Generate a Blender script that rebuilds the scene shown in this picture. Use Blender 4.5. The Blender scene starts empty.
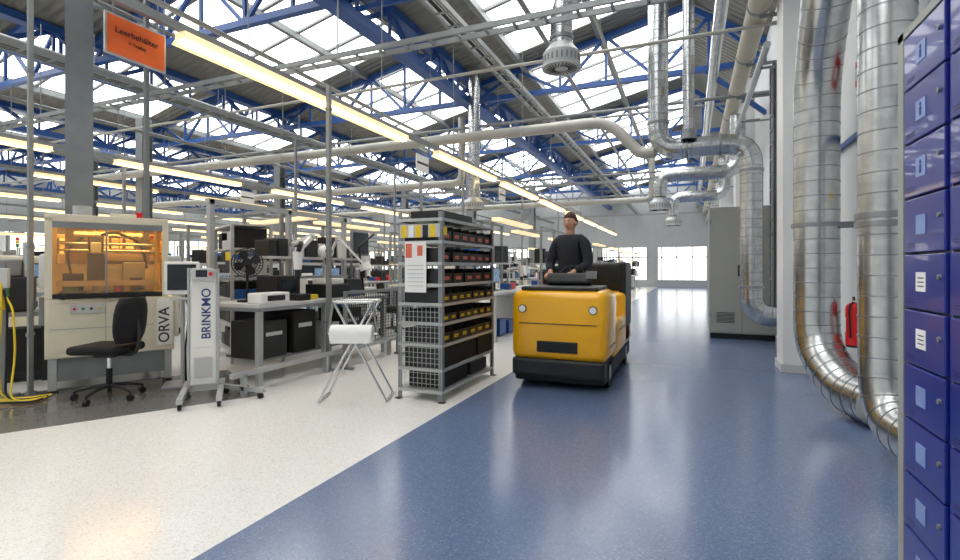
import bpy,bmesh,math,random
from mathutils import Vector,Matrix
random.seed(7)
scene=bpy.context.scene
# ---------------------------------------------------------------- materials
def lin(c):
    r=[]
    for x in c[:3]:
        x=x/255.0
        r.append(x/12.92 if x<=.04045 else ((x+.055)/1.055)**2.4)
    return (r[0],r[1],r[2],1)
def mat(name,col,rough=.5,metal=0,var=.10,scale=6,bump=0,es=0,ec=None,coat=0):
    m=bpy.data.materials.new(name); m.use_nodes=True
    nt=m.node_tree; p=nt.nodes['Principled BSDF']
    c=lin(col)
    tc=nt.nodes.new('ShaderNodeTexCoord')
    n=nt.nodes.new('ShaderNodeTexNoise'); n.inputs['Scale'].default_value=scale; n.inputs['Detail'].default_value=4
    nt.links.new(tc.outputs['Object'],n.inputs['Vector'])
    r=nt.nodes.new('ShaderNodeValToRGB')
    r.color_ramp.elements[0].position=.3; r.color_ramp.elements[1].position=.7
    r.color_ramp.elements[0].color=tuple(max(0,x*(1-var)) for x in c[:3])+(1,)
    r.color_ramp.elements[1].color=tuple(min(1,x*(1+var)) for x in c[:3])+(1,)
    nt.links.new(n.outputs['Fac'],r.inputs['Fac']); nt.links.new(r.outputs['Color'],p.inputs['Base Color'])
    p.inputs['Roughness'].default_value=rough; p.inputs['Metallic'].default_value=metal
    p.inputs['Coat Weight'].default_value=coat
    if bump:
        b=nt.nodes.new('ShaderNodeBump'); b.inputs['Strength'].default_value=bump; b.inputs['Distance'].default_value=.02
        nt.links.new(n.outputs['Fac'],b.inputs['Height']); nt.links.new(b.outputs['Normal'],p.inputs['Normal'])
    if es:
        p.inputs['Emission Color'].default_value=lin(ec or col); p.inputs['Emission Strength'].default_value=es
    return m
def floor_mat(name,base,dark,light,rough,spec=.5):
    m=bpy.data.materials.new(name); m.use_nodes=True
    nt=m.node_tree; p=nt.nodes['Principled BSDF']; p.inputs['Specular IOR Level'].default_value=spec
    tc=nt.nodes.new('ShaderNodeTexCoord')
    v=nt.nodes.new('ShaderNodeTexVoronoi'); v.inputs['Scale'].default_value=120
    nt.links.new(tc.outputs['Object'],v.inputs['Vector'])
    sep=nt.nodes.new('ShaderNodeSeparateColor'); nt.links.new(v.outputs['Color'],sep.inputs[0])
    r=nt.nodes.new('ShaderNodeValToRGB'); r.color_ramp.interpolation='CONSTANT'
    e=r.color_ramp.elements; e[0].color=lin(dark); e[0].position=0
    e[1].position=.12; e[1].color=lin(base)
    x=e.new(.86); x.color=lin(light)
    nt.links.new(sep.outputs[0],r.inputs['Fac'])
    n=nt.nodes.new('ShaderNodeTexNoise'); n.inputs['Scale'].default_value=.8; n.inputs['Detail'].default_value=2
    nt.links.new(tc.outputs['Object'],n.inputs['Vector'])
    mr=nt.nodes.new('ShaderNodeMapRange'); mr.inputs[3].default_value=rough*.95; mr.inputs[4].default_value=rough*1.05
    nt.links.new(n.outputs['Fac'],mr.inputs[0]); nt.links.new(mr.outputs[0],p.inputs['Roughness'])
    nt.links.new(r.outputs['Color'],p.inputs['Base Color'])
    return m
M={}
M['fwhite']=floor_mat('speckled_white_vinyl',(230,228,223),(212,210,206),(239,237,233),.17,.6)
M['fblue']=floor_mat('speckled_blue_vinyl',(98,115,148),(88,105,137),(113,131,163),.19,.85)
M['fgrey']=floor_mat('grey_esd_vinyl',(112,109,105),(98,96,92),(132,130,125),.12)
M['wall']=mat('wall_paint',(226,229,231),.7,0,.03,2)
M['wallg']=mat('grey_cladding',(160,164,166),.7,0,.05,2)
M['colw']=mat('column_paint',(222,223,222),.5,0,.04,2)
M['roof']=mat('roof_sheet',(124,124,119),.6,0,.12,3)
M['blue']=mat('blue_steel_paint',(30,78,146),.4,0,.12,4)
M['bluel']=mat('locker_blue_enamel',(24,42,134),.28,0,.05,3,coat=.3)
M['blued']=mat('locker_blue_dark',(12,22,84),.4,0,.05,3)
M['galv']=mat('galvanised_steel',(190,193,193),.25,.95,.14,10)
M['galvd']=mat('galvanised_seam',(150,153,155),.35,.85,.12,14)
M['steel']=mat('grey_steel_paint',(132,136,138),.45,.2,.08,5)
M['lsteel']=mat('light_steel',(182,185,185),.4,.4,.08,5)
M['tray']=mat('galvanised_tray',(142,145,145),.45,.5,.1,5)
M['chrome']=mat('chrome_tube',(205,207,208),.2,1,.04,5)
M['dark']=mat('dark_plastic',(26,27,30),.45,0,.15,5)
M['black']=mat('black_rubber',(11,11,12),.6,0,.2,5)
M['fabric']=mat('black_fabric',(18,19,22),.9,0,.3,60,.2)
M['cream']=mat('cream_enamel',(219,212,190),.4,0,.05,4)
M['white']=mat('white_enamel',(235,234,229),.35,0,.03,4)
M['lgrey']=mat('light_grey_plastic',(192,193,192),.5,0,.06,4)
M['cab']=mat('cabinet_grey',(160,161,155),.5,0,.04,2)
M['yellow']=mat('truck_yellow',(255,184,4),.3,0,.05,3,coat=.4)
M['yel']=mat('yellow_label',(235,200,30),.5,0,.05,9)
M['hose']=mat('yellow_hose',(225,198,40),.5,0,.05,9)
M['orange']=mat('orange_sign',(240,106,40),.5,0,.03,4)
M['orl']=mat('orange_label',(225,110,85),.5,0,.05,9)
M['paper']=mat('paper',(238,238,236),.8,0,.02,20)
M['red']=mat('red_enamel',(215,20,22),.3,0,.06,4)
M['green']=mat('green_pcb',(30,120,60),.5,0,.2,20)
M['wood']=mat('grey_pipe_lagging',(176,175,167),.45,.2,.06,3)
M['beige']=mat('beige_pipe_lagging',(192,186,168),.5,.0,.06,3)
M['txt']=mat('dark_lettering',(60,30,25),.6,0,.02,4)
M['txtb']=mat('blue_lettering',(40,62,120),.6,0,.02,4)
M['txtg']=mat('grey_lettering',(55,56,57),.6,0,.02,4)
M['screen']=mat('display_glass',(36,40,46),.12,0,.1,3)
M['screenon']=mat('display_lit',(110,140,170),.2,0,.5,14,es=.4)
M['lamp']=mat('fluorescent_tube',(255,240,205),.5,0,.01,3,es=3.2,ec=(255,230,178))
M['lampi']=mat('machine_work_light',(255,240,205),.5,0,.01,3,es=32,ec=(255,232,186))
M['lampw']=mat('lamp_reflector',(255,240,205),.4,0,.03,3,es=.7,ec=(255,222,160))
M['sky']=mat('skylight_diffuser',(240,243,247),.5,0,.01,3,es=4.1,ec=(252,251,248))
M['win']=mat('window_frosted_glass',(240,245,250),.4,0,.01,3,es=2.4,ec=(252,251,244))
M['skin']=mat('skin',(205,155,128),.5,0,.06,20)
M['hair']=mat('brown_hair',(70,44,26),.7,0,.35,60,.3)
M['jacket']=mat('dark_work_jacket',(32,34,42),.85,0,.2,30,.1)
M['trouser']=mat('dark_trousers',(30,34,44),.85,0,.2,30,.1)
M['eye']=mat('eye_white',(235,232,226),.3,0,.02,9)
M['lip']=mat('lips',(170,95,85),.5,0,.05,20)
M['tag']=mat('blue_tag',(130,152,205),.4,0,.05,9)
def corr():
    m=M['roof']; nt=m.node_tree; p=nt.nodes['Principled BSDF']
    tc=nt.nodes.new('ShaderNodeTexCoord'); w=nt.nodes.new('ShaderNodeTexWave'); w.bands_direction='Y'
    w.inputs['Scale'].default_value=1.6
    nt.links.new(tc.outputs['Object'],w.inputs['Vector'])
    b=nt.nodes.new('ShaderNodeBump'); b.inputs['Strength'].default_value=.8; b.inputs['Distance'].default_value=.05
    nt.links.new(w.outputs['Fac'],b.inputs['Height']); nt.links.new(b.outputs['Normal'],p.inputs['Normal'])
corr()
def amber():
    m=bpy.data.materials.new('amber_acrylic'); m.use_nodes=True; nt=m.node_tree
    nt.nodes.remove(nt.nodes['Principled BSDF']); out=nt.nodes['Material Output']
    t=nt.nodes.new('ShaderNodeBsdfTransparent'); t.inputs[0].default_value=(1,.80,.50,1)
    g=nt.nodes.new('ShaderNodeBsdfGlossy'); g.inputs['Roughness'].default_value=.05; g.inputs['Color'].default_value=(1,.95,.88,1)
    d=nt.nodes.new('ShaderNodeBsdfDiffuse'); d.inputs['Color'].default_value=(.8,.5,.2,1)
    n=nt.nodes.new('ShaderNodeTexNoise'); n.inputs['Scale'].default_value=2
    mr=nt.nodes.new('ShaderNodeMapRange'); mr.inputs[3].default_value=.02; mr.inputs[4].default_value=.06
    nt.links.new(n.outputs['Fac'],mr.inputs[0])
    a=nt.nodes.new('ShaderNodeMixShader'); b=nt.nodes.new('ShaderNodeMixShader')
    nt.links.new(mr.outputs[0],a.inputs[0]); nt.links.new(t.outputs[0],a.inputs[1]); nt.links.new(d.outputs[0],a.inputs[2])
    b.inputs[0].default_value=.07; nt.links.new(a.outputs[0],b.inputs[1]); nt.links.new(g.outputs[0],b.inputs[2])
    nt.links.new(b.outputs[0],out.inputs[0]); return m
M['amber']=amber()
# ---------------------------------------------------------------- mesh builder
CORN=[(-1,-1,-1),(1,-1,-1),(1,1,-1),(-1,1,-1),(-1,-1,1),(1,-1,1),(1,1,1),(-1,1,1)]
BF=[(0,3,2,1),(4,5,6,7),(0,1,5,4),(1,2,6,5),(2,3,7,6),(3,0,4,7)]
class B:
    def __init__(s):
        s.v=[];s.f=[];s.mi=[];s.sm=[];s.mats=[];s.T=Matrix()
    def mid(s,m):
        if m not in s.mats: s.mats.append(m)
        return s.mats.index(m)
    def add(s,vs,fs,m,smooth=False):
        o=len(s.v); k=s.mid(m)
        s.v+=[tuple(s.T@Vector(v)) for v in vs]
        for f in fs:
            s.f.append(tuple(o+i for i in f)); s.mi.append(k); s.sm.append(smooth)
    def box(s,c,sz,m,bv=0,R=None,seg=2):
        R=R or Matrix()
        if bv<=0:
            vs=[Vector(c)+ (R@Vector((a*sz[0]/2,b*sz[1]/2,d*sz[2]/2))) for a,b,d in CORN]
            s.add(vs,BF,m)
        else:
            bm=bmesh.new(); bmesh.ops.create_cube(bm,size=1)
            for v in bm.verts: v.co=Vector((v.co.x*sz[0],v.co.y*sz[1],v.co.z*sz[2]))
            bmesh.ops.bevel(bm,geom=bm.edges[:],offset=min(bv,min(sz)*.49),segments=seg,affect='EDGES',profile=.5)
            bm.verts.index_update()
            s.add([Vector(c)+(R@v.co) for v in bm.verts],[[v.index for v in f.verts] for f in bm.faces],m,seg>2)
            bm.free()
    def bx(s,x0,x1,y0,y1,z0,z1,m,bv=0,seg=2):
        s.box(((x0+x1)/2,(y0+y1)/2,(z0+z1)/2),(x1-x0,y1-y0,z1-z0),m,bv,None,seg)
    def beam(s,a,b,w,h,m):
        a=Vector(a);b=Vector(b);d=b-a
        if d.length<1e-6:return
        z=d.normalized(); up=Vector((0,0,1)) if abs(z.z)<.95 else Vector((0,1,0))
        x=z.cross(up).normalized(); y=x.cross(z)
        vs=[p+x*(i*w/2)+y*(j*h/2) for p in(a,b) for i,j in((-1,-1),(1,-1),(1,1),(-1,1))]
        s.add(vs,[(0,1,2,3),(7,6,5,4),(0,4,5,1),(1,5,6,2),(2,6,7,3),(3,7,4,0)],m)
    def cyl(s,a,b,r,m,n=12,r2=None,cap=True):
        a=Vector(a);b=Vector(b);r2=r if r2 is None else r2
        z=(b-a).normalized(); up=Vector((0,0,1)) if abs(z.z)<.9 else Vector((1,0,0))
        x=z.cross(up).normalized(); y=z.cross(x)
        ring=lambda p,q:[p+(x*math.cos(t)+y*math.sin(t))*q for t in [2*math.pi*i/n for i in range(n)]]
        A=ring(a,r);C=ring(b,r2)
        s.add(A+C,[(i,(i+1)%n,n+(i+1)%n,n+i) for i in range(n)],m,True)
        if cap:
            s.add(A,[tuple(reversed(range(n)))],m); s.add(C,[tuple(range(n))],m)
    def sph(s,c,r,m,n=12,k=8,f=None):
        c=Vector(c); r=r if hasattr(r,'__len__') else (r,r,r); vs=[]
        for j in range(k+1):
            ph=math.pi*j/k
            for i in range(n):
                t=2*math.pi*i/n
                u=Vector((math.sin(ph)*math.cos(t),math.sin(ph)*math.sin(t),math.cos(ph)))
                p=Vector((u.x*r[0],u.y*r[1],u.z*r[2]))
                if f:p=f(u,p)
                vs.append(c+p)
        s.add(vs,[(j*n+i,(j+1)*n+i,(j+1)*n+(i+1)%n,j*n+(i+1)%n) for j in range(k) for i in range(n)],m,True)
    def tube(s,path,r,m,n=12,cap=True,taper=None):
        P=[Vector(p) for p in path]; k=len(P); vs=[]
        t0=(P[1]-P[0]).normalized(); up=Vector((0,0,1)) if abs(t0.z)<.9 else Vector((1,0,0))
        x=t0.cross(up).normalized()
        for i in range(k):
            t=((P[min(i+1,k-1)]-P[i]).normalized()+(P[i]-P[max(i-1,0)]).normalized())
            if t.length<1e-6:t=Vector((0,0,1))
            t.normalize()
            x=(x-t*x.dot(t)).normalized(); y=t.cross(x)
            rr=r if taper is None else r+(taper-r)*i/(k-1)
            vs+=[P[i]+(x*math.cos(2*math.pi*j/n)+y*math.sin(2*math.pi*j/n))*rr for j in range(n)]
        s.add(vs,[(i*n+j,i*n+(j+1)%n,(i+1)*n+(j+1)%n,(i+1)*n+j) for i in range(k-1) for j in range(n)],m,True)
        if cap:
            s.add(vs[:n],[tuple(reversed(range(n)))],m); s.add(vs[-n:],[tuple(range(n))],m)
    def mesh(s,name):
        me=bpy.data.meshes.new(name); me.from_pydata(s.v,[],s.f)
        for m in s.mats: me.materials.append(M[m])
        me.polygons.foreach_set('material_index',s.mi); me.polygons.foreach_set('use_smooth',s.sm)
        me.update(); return me
    def obj(s,name,loc=(0,0,0),rz=0,parent=None):
        return place(s.mesh(name),name,loc,rz,parent)
def place(me,name,loc=(0,0,0),rz=0,parent=None):
    o=bpy.data.objects.new(name,me); o.location=loc; o.rotation_euler=(0,0,rz)
    scene.collection.objects.link(o)
    if parent:o.parent=parent
    return o
def rpath(pts,rad,k=6):
    P=[Vector(p) for p in pts]; out=[P[0]]
    for i in range(1,len(P)-1):
        a=(P[i-1]-P[i]);b=(P[i+1]-P[i]); q=min(rad,a.length*.49,b.length*.49)
        p0=P[i]+a.normalized()*q; p1=P[i]+b.normalized()*q
        for j in range(k+1):
            t=j/k; out.append(p0*(1-t)**2+P[i]*2*t*(1-t)+p1*t*t)
    out.append(P[-1]); return out
def duct(b,pts,r,m='galv',rib=.14,bend=None,n=24):
    path=rpath(pts,bend or r*2.0)
    b.tube(path,r,m,n)
    if rib:
        acc=0;nxt=rib/2
        for i in range(len(path)-1):
            d=path[i+1]-path[i];L=d.length
            if L<1e-6: continue
            u=d.normalized()
            while nxt<=acc+L:
                p=path[i]+u*(nxt-acc)
                b.cyl(p-u*.004,p+u*.004,r*1.018,'galvd',n); nxt+=rib
            acc+=L
def collar(b,c,r,ax=(0,0,1)):
    c=Vector(c);ax=Vector(ax); b.cyl(c-ax*.02,c+ax*.02,r*1.10,'galvd',24)
def text(s,size,mt,parent,R,loc,name='lettering'):
    cu=bpy.data.curves.new(name,'FONT'); cu.body=s; cu.size=size; cu.align_x='CENTER'; cu.align_y='CENTER'; cu.extrude=.001; cu.offset=size*.012
    cu.materials.append(M[mt]); o=bpy.data.objects.new(name,cu); scene.collection.objects.link(o)
    o.parent=parent; o.matrix_local=Matrix.Translation(loc)@R.to_4x4(); return o
def cols(x,y,z): return Matrix((x,y,z)).transposed()
RX=cols((0,1,0),(0,0,1),(1,0,0))       # faces +X
RF=cols((1,0,0),(0,0,1),(0,-1,0))      # faces -Y
RFV=cols((0,0,1),(-1,0,0),(0,-1,0))    # vertical, faces -Y

XL=-36.0; XR=1.5; YB=-5.0; YF=36.0
# ---------------------------------------------------------------- room shell
b=B(); b.bx(XL,-2.05,YB,YF,-.1,0,'fwhite'); b.bx(-2.05,XR,YB,YF,-.1,0,'fblue'); b.obj('floor')
VAL=[XR,-5.2,-11.9,-18.6,-25.3,-32.0,-38.7]; ZV=6.2; ZR=7.4
gl=.74
b=B(); n=0
for i in range(len(VAL)-1):
    x0=VAL[i];x1=VAL[i+1]; xr=x0-1.6 ; g=gl
    xg=xr+(x1-xr)*g; zg=ZR+(ZV-ZR)*g
    def q(bb,xa,za,xb,zb,m,t=.04):
        bb.add([(xa,YB,za),(xb,YB,zb),(xb,YF,zb),(xa,YF,za),(xa,YB,za+t),(xb,YB,zb+t),(xb,YF,zb+t),(xa,YF,za+t)],
               [(0,1,2,3),(7,6,5,4),(0,4,5,1),(1,5,6,2),(2,6,7,3),(3,7,4,0)],m)
    q(b,x0,ZV,xr,ZR,'roof'); q(b,xg,zg,x1,ZV,'roof')
    gb=B(); q(gb,xr,ZR+.02,xg,zg+.02,'sky',.02)
    y=YB;kk=0
    while y<YF-.5:
        big=(kk%5==0)
        w=.95 if big else .08
        gb.beam((xr,y+w/2,ZR-.03),(xg,y+w/2,zg-.03),w,.06 if not big else .03,'steel' if not big else 'roof'); y+=1.1;kk+=1
    for t in (.0,.5,1.0):
        gb.bx(xr+(xg-xr)*t-.06,xr+(xg-xr)*t+.06,YB,YF,ZR+(zg-ZR)*t-.18,ZR+(zg-ZR)*t-.03,'steel')
    gb.obj('skylight'); n+=1
for yy in (YB,YF):
    for i in range(len(VAL)-1):
        x0=VAL[i];x1=VAL[i+1];xr=x0-1.6
        b.add([(x0,yy,ZV),(x1,yy,ZV),(xr,yy,ZR+.05)],[(0,1,2)],'wallg')
b.obj('ceiling')
b=B(); b.bx(XR,XR+.2,YB,YF,0,ZV+.05,'wall'); b.obj('wall_right')
b=B(); b.bx(XR-.012,XR,YB,YF,0,.08,'lgrey'); b.obj('baseboard_right')
b=B(); b.bx(XL-2.8,XR,YB-.2,YB,0,ZV,'wall'); b.obj('wall_back')
b=B(); b.bx(XL-.2,XL,YB,YF,0,1.2,'wall'); b.bx(XL-.2,XL,YB,YF,3.4,ZV+1,'wallg')
for k in range(9): b.bx(XL-.2,XL,YB+k*4.9,min(YB+k*4.9+1.2,YF),1.2,3.4,'wall')
b.obj('wall_left')
b=B(); b.bx(XL-.15,XL-.12,YB,YF,1.2,3.4,'win')
for k in range(41): b.bx(XL-.12,XL-.06,YB+k,YB+k+.06,1.2,3.4,'steel')
b.obj('window_1')
b=B(); b.bx(XL,XR,YF,YF+.2,2.7,ZV,'wallg'); b.bx(XL,-8,YF,YF+.2,0,1.2,'wallg'); b.bx(-8,XR,YF,YF+.2,0,.5,'wallg')
k=XL
while k<XR: b.bx(k,min(k+.7,XR),YF,YF+.2,.5,2.7,'wallg'); k+=3.7
b.obj('wall_far')
b=B(); b.bx(XL,XR,YF+.12,YF+.15,.5,2.7,'win')
k=XL
while k<XR: b.bx(k,k+.07,YF+.03,YF+.12,.5,2.7,'steel'); k+=.95
b.bx(XL,XR,YF+.03,YF+.12,2.0,2.07,'steel')
b.obj('window_2')
# ---------------------------------------------------------------- roof steel
b=B()
TY=[1.2,6.7,12.2,17.7,23.2,28.7,34.2]
for ty in TY:
    for i in range(len(VAL)-1):
        x0=VAL[i];x1=max(VAL[i+1],XL);xr=x0-1.6
        zb=5.72
        b.beam((x0,ty,zb),(x1,ty,zb),.13,.12,'blue')
        b.beam((x0,ty,ZV-.08),(xr,ty,ZR-.2),.12,.12,'blue'); b.beam((xr,ty,ZR-.2),(x1,ty,ZV-.08 if x1==VAL[i+1] else 6.7),.12,.12,'blue')
        top=lambda x:(ZV-.08+(x0-x)/1.6*(ZR-.12-ZV)) if x>xr else (ZR-.2+(xr-x)/(xr-VAL[i+1])*(ZV-.08-ZR+.2))
        xs=[x0+(x1-x0)*k/6 for k in range(7)]
        for k in range(6):
            b.beam((xs[k],ty,zb),(xs[k],ty,top(xs[k])),.06,.06,'blue')
            if k%2==0: b.beam((xs[k],ty,zb),(xs[k+1],ty,top(xs[k+1])),.07,.07,'blue')
            else: b.beam((xs[k],ty,top(xs[k])),(xs[k+1],ty,zb),.07,.07,'blue')
for x in VAL[1:-1]:
    b.bx(x-.13,x+.13,YB,YF,5.40,5.58,'blue'); b.bx(x-.13,x+.13,YB,YF,6.03,6.18,'blue')
    y=YB;k=0
    while y<YF-1:
        z0,z1=(5.5,6.1) if k%2==0 else (6.1,5.5)
        b.beam((x,y,z0),(x,y+1.0,z1),.09,.09,'blue'); b.beam((x,y,5.5),(x,y,6.1),.05,.05,'blue'); y+=1.0;k+=1
for ty in TY:
    b.beam((XR,ty,4.6),(.3,ty,5.7),.09,.09,'blue')
    b.beam((-5.2,ty,5.5),(-3.9,ty+1.4,6.3),.07,.07,'blue')
b.obj('roof_truss')
# services under the roof
XE=XR-.02; XA=XL+.05; YA=YB+.05; YE=YF-.05
def tray_x(y,z,xa):
    b=B()
    for dy in(-.09,.09): b.bx(xa,XE,y+dy-.015,y+dy+.015,z-.03,z+.03,'tray')
    x=xa
    while x<XE-.05: b.bx(x,x+.03,y-.09,y+.09,z-.02,z,'tray'); x+=.35
    x=-4.2
    while x>xa: b.cyl((x,y,z),(x,y,5.7),.010,'steel',6); x-=3.3
    b.obj('cable_tray')
for y,z,xa in ((5.25,4.0,-20),(16,4.0,XA),(26.5,4.0,XA)): tray_x(y,z,xa)
for x,z in ((-3.2,4.9),(-9.3,4.6),(-16.5,4.6),(-26,4.6)):
    b=B()
    for dx in(-.12,.12): b.bx(x+dx-.015,x+dx+.015,YA,YE,z-.04,z+.04,'tray')
    y=YA
    while y<YE-.05: b.bx(x-.12,x+.12,y,y+.03,z-.03,z-.01,'tray'); y+=.4
    b.cyl((x-.05,YA,z+.03),(x-.05,YE,z+.03),.03,'dark',6); b.cyl((x+.05,YA,z+.02),(x+.05,YE,z+.02),.02,'lgrey',6)
    b.obj('cable_tray')
for x,z,r in ((-1.4,5.3,.03),(-2.4,5.4,.045),(-7.2,5.2,.045),(-8.2,5.3,.03),(-10.4,5.1,.05),(-14.1,5.1,.05),(-19.8,5.2,.05)):
    b=B(); b.cyl((x,YA,z),(x,YE,z),r,random.choice(['tray','wood','steel']),8)
    y=0.5
    while y<YF: b.cyl((x,y,z),(x,y,5.72),.007,'steel',5); y+=2.7
    b.obj('service_pipe')
for y,z,r in ((4.1,5.5,.03),(8.1,4.75,.03),(11.4,4.8,.04),(14.2,5.5,.035),(19,4.75,.04),(25,4.8,.04)):
    b=B(); b.cyl((XA,y,z),(XE,y,z),r,random.choice(['tray','wood','steel']),8); b.obj('service_pipe')
# ---------------------------------------------------------------- lamp rows
def lamp(b,x,y0,y1,z):
    b.bx(x-.07,x+.07,y0,y1,z+.02,z+.08,'lampw')
    for dx in(-.03,.03): b.cyl((x+dx,y0+.02,z-.005),(x+dx,y1-.02,z-.005),.02,'lamp',8)
    for s_ in(-1,1):
        b.add([(x+s_*.07,y0,z+.02),(x+s_*.12,y0,z-.02),(x+s_*.12,y1,z-.02),(x+s_*.07,y1,z+.02)],[(0,1,2,3)],'lampw')
ROWS=[(-4.5,3.48,3.3,4.1),(-11,3.48,2.5,3.0),(-15,3.6,3.0,3.0),(-19,3.48,2.5,3.0),(-23,3.5,2.5,3.0),(-27,3.48,2.5,3.0)]
for x,z,ys,L in ROWS:
    b=B()
    b.bx(x-.03,x+.03,0 if x>-5 else 1,34.5,z+.08,z+.16,'tray')
    y=ys;first=True
    while y<31:
        LL=L if first else 3.1
        lamp(b,x,y,y+LL,z); y+=LL+(1.15 if first or x<-5 else .6); first=False
    y=1.5
    while y<34:
        b.cyl((x,y,z+.16),(x,y,6.2),.009,'steel',5); y+=2.6
    if x>-5: lamp(b,-4.5,0.2,2.1,3.48)
    b.obj('fluorescent_lamp_row')
# ---------------------------------------------------------------- steel columns
cb=B()
cb.bx(-.15,.15,-.15,-.13,0,5.6,'steel'); cb.bx(-.15,.15,.13,.15,0,5.6,'steel'); cb.bx(-.010,.010,-.13,.13,0,5.6,'steel')
cb.bx(-.2,.2,-.2,.2,0,.03,'steel')
for k in range(4): cb.bx(-.15,.15,-.13,.13,1.2+k*1.2,1.215+k*1.2,'steel')
cm=cb.mesh('steel_column')
CP=((-7.8,4.24),(-14.6,9.6),(-14.6,14.8),(-7.8,17.7),(-7.8,25.8),(-21.3,12),(-21.3,20),(-14.6,24))
for x,y in CP: place(cm,'steel_column',(x,y,0),math.radians(60 if y<5 else 0))
b=B(); b.bx(1.07,1.5,-.235,.235,0,6.1,'colw',.01); b.bx(1.05,1.5,-.25,.25,0,.1,'lgrey')
wm=b.mesh('concrete_column')
for y in (7.47,14.5,21.5,28.5): place(wm,'concrete_column',(0,y,0))
# ---------------------------------------------------------------- ventilation
b=B()
duct(b,[(1.42,4.95,.20),(1.30,5.35,.20),(1.15,5.84,.5),(1.15,5.84,3.15),(1.12,5.2,3.85),(1.12,5.1,6.2)],.195,bend=.42)
collar(b,(1.15,5.84,1.72),.195)
b.bx(1.15,1.5,5.825,5.855,1.69,1.75,'steel')
b.obj('spiral_duct')
b=B()
duct(b,[(1.33,3.5,.25),(1.25,4.22,.25),(1.25,4.26,.9),(1.25,4.26,6.2)],.165,bend=.34)
collar(b,(1.25,4.26,1.66),.165); collar(b,(1.25,4.26,1.60),.165); b.bx(1.24,1.5,4.25,4.27,1.62,1.66,'steel')
b.obj('spiral_duct')
b=B()
duct(b,[(-.5,9,6.2),(-.5,9,3.3),(.9,9,3.3),(.9,9,.55),(1.5,9,.55)],.165,bend=.36)
for p,a in (((-.5,9,3.75),(0,0,1)),((-.05,9,3.3),(1,0,0)),((.45,9,3.3),(1,0,0)),((.9,9,2.85),(0,0,1)),((.9,9,1.0),(0,0,1))): collar(b,p,.165,a)
duct(b,[(-.02,8.85,6.2),(-.02,8.85,3.4)],.09); b.cyl((-.02,8.85,3.4),(-.02,8.85,3.55),.12,'galvd',16)
b.obj('spiral_duct')
def diffuser(b,x,y,z,r):
    b.cyl((x,y,z),(x,y,z+.16),r,'lsteel',24); b.cyl((x,y,z+.16),(x,y,z+.30),r,'lsteel',24,r2=r*.5)
    b.cyl((x,y,z-.015),(x,y,z),r*1.06,'lgrey',24)
    for k in range(24):
        t=2*math.pi*k/24; cx=x+math.cos(t)*r*1.002; cy=y+math.sin(t)*r*1.002
        b.box((cx,cy,z+.08),(.01,.022,.08),'steel',R=Matrix.Rotation(t,3,'Z'))
        b.box((x+math.cos(t)*r*.6,y+math.sin(t)*r*.6,z-.018),(r*.5,.010,.006),'dark',R=Matrix.Rotation(t+.3,3,'Z'))
b=B(); diffuser(b,-1.42,5.9,3.70,.22)
duct(b,[(-1.42,5.9,3.95),(-1.42,5.9,4.55),(-.75,5.95,4.75),(-.3,6.0,6.2)],.13,bend=.28)
collar(b,(-1.42,5.9,4.05),.13); b.obj('air_diffuser')
b=B(); diffuser(b,-.66,12.7,2.7,.24)
duct(b,[(-.66,12.7,3.0),(-.66,12.7,3.5),(1.0,12.7,3.5),(1.0,12.7,4.75)],.16,bend=.33); b.obj('air_diffuser')
b=B(); diffuser(b,-4.9,11.3,2.75,.24)
duct(b,[(-4.9,11.3,3.0),(-4.9,11.3,4.3),(-4.9,11.3,6.1)],.14,bend=.3); b.obj('air_diffuser')
b=B(); diffuser(b,-.5,17.5,2.7,.26)
duct(b,[(-.5,17.5,3.0),(-.5,17.5,3.6),(1.0,17.5,3.6),(1.0,17.5,4.75)],.17,bend=.33); b.obj('air_diffuser')
b=B()
b.tube(rpath([(-18,9.2,3.93),(-1.35,9.2,3.93),(-.8,9.15,3.3),(-.55,9.1,3.3)],.3),.10,'wood',14)
for x in range(-17,-1,2): b.cyl((x,9.2,3.93),(x+.04,9.2,3.93),.108,'lsteel',14); b.cyl((x+.02,9.2,4.03),(x+.02,9.2,5.7),.008,'steel',5)
b.obj('air_pipe')
b=B(); b.tube(rpath([(-20,13.6,3.85),(-6.3,13.6,3.85),(-6.3,13.6,5.8)],.3),.11,'wood',14); b.obj('air_pipe')
b=B(); b.tube(rpath([(-22,19.6,3.85),(-1.3,19.6,3.85),(-1.3,19.6,5.8)],.3),.11,'wood',14); b.obj('air_pipe')
b=B()
b.tube([(.88,YA,4.93),(.88,YE,4.93)],.15,'beige',16); 
y=-3
while y<35: b.cyl((.88,y,4.93),(.88,y+.06,4.93),.16,'tray',16); b.bx(.88,1.5,y,y+.04,4.73,4.77,'steel'); y+=1.8
b.obj('heating_pipe')
b=B(); b.tube([(.45,YA,5.35),(.45,YE,5.35)],.10,'galv',14); b.obj('heating_pipe')
b=B(); b.tube([(.97,7.8,4.35),(.97,YE,4.35)],.05,'lsteel',10)
y=8.5
while y<35: b.bx(.97,1.5,y,y+.03,4.27,4.30,'steel'); y+=3
b.obj('heating_pipe')
b=B(); b.bx(1.25,1.28,9.45,9.48,.5,4.7,'steel'); b.bx(1.25,1.28,9.75,9.78,.5,4.7,'steel')
b.bx(1.3,1.5,9.42,9.8,.5,4.7,'steel')
z=.6
while z<4.7: b.bx(1.25,1.28,9.45,9.78,z,z+.03,'steel'); z+=.25
for k in range(4): b.cyl((1.285,9.52+k*.06,.5),(1.285,9.52+k*.06,4.7),.016,['dark','steel','dark','lgrey'][k],6)
b.obj('cable_riser')
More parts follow.
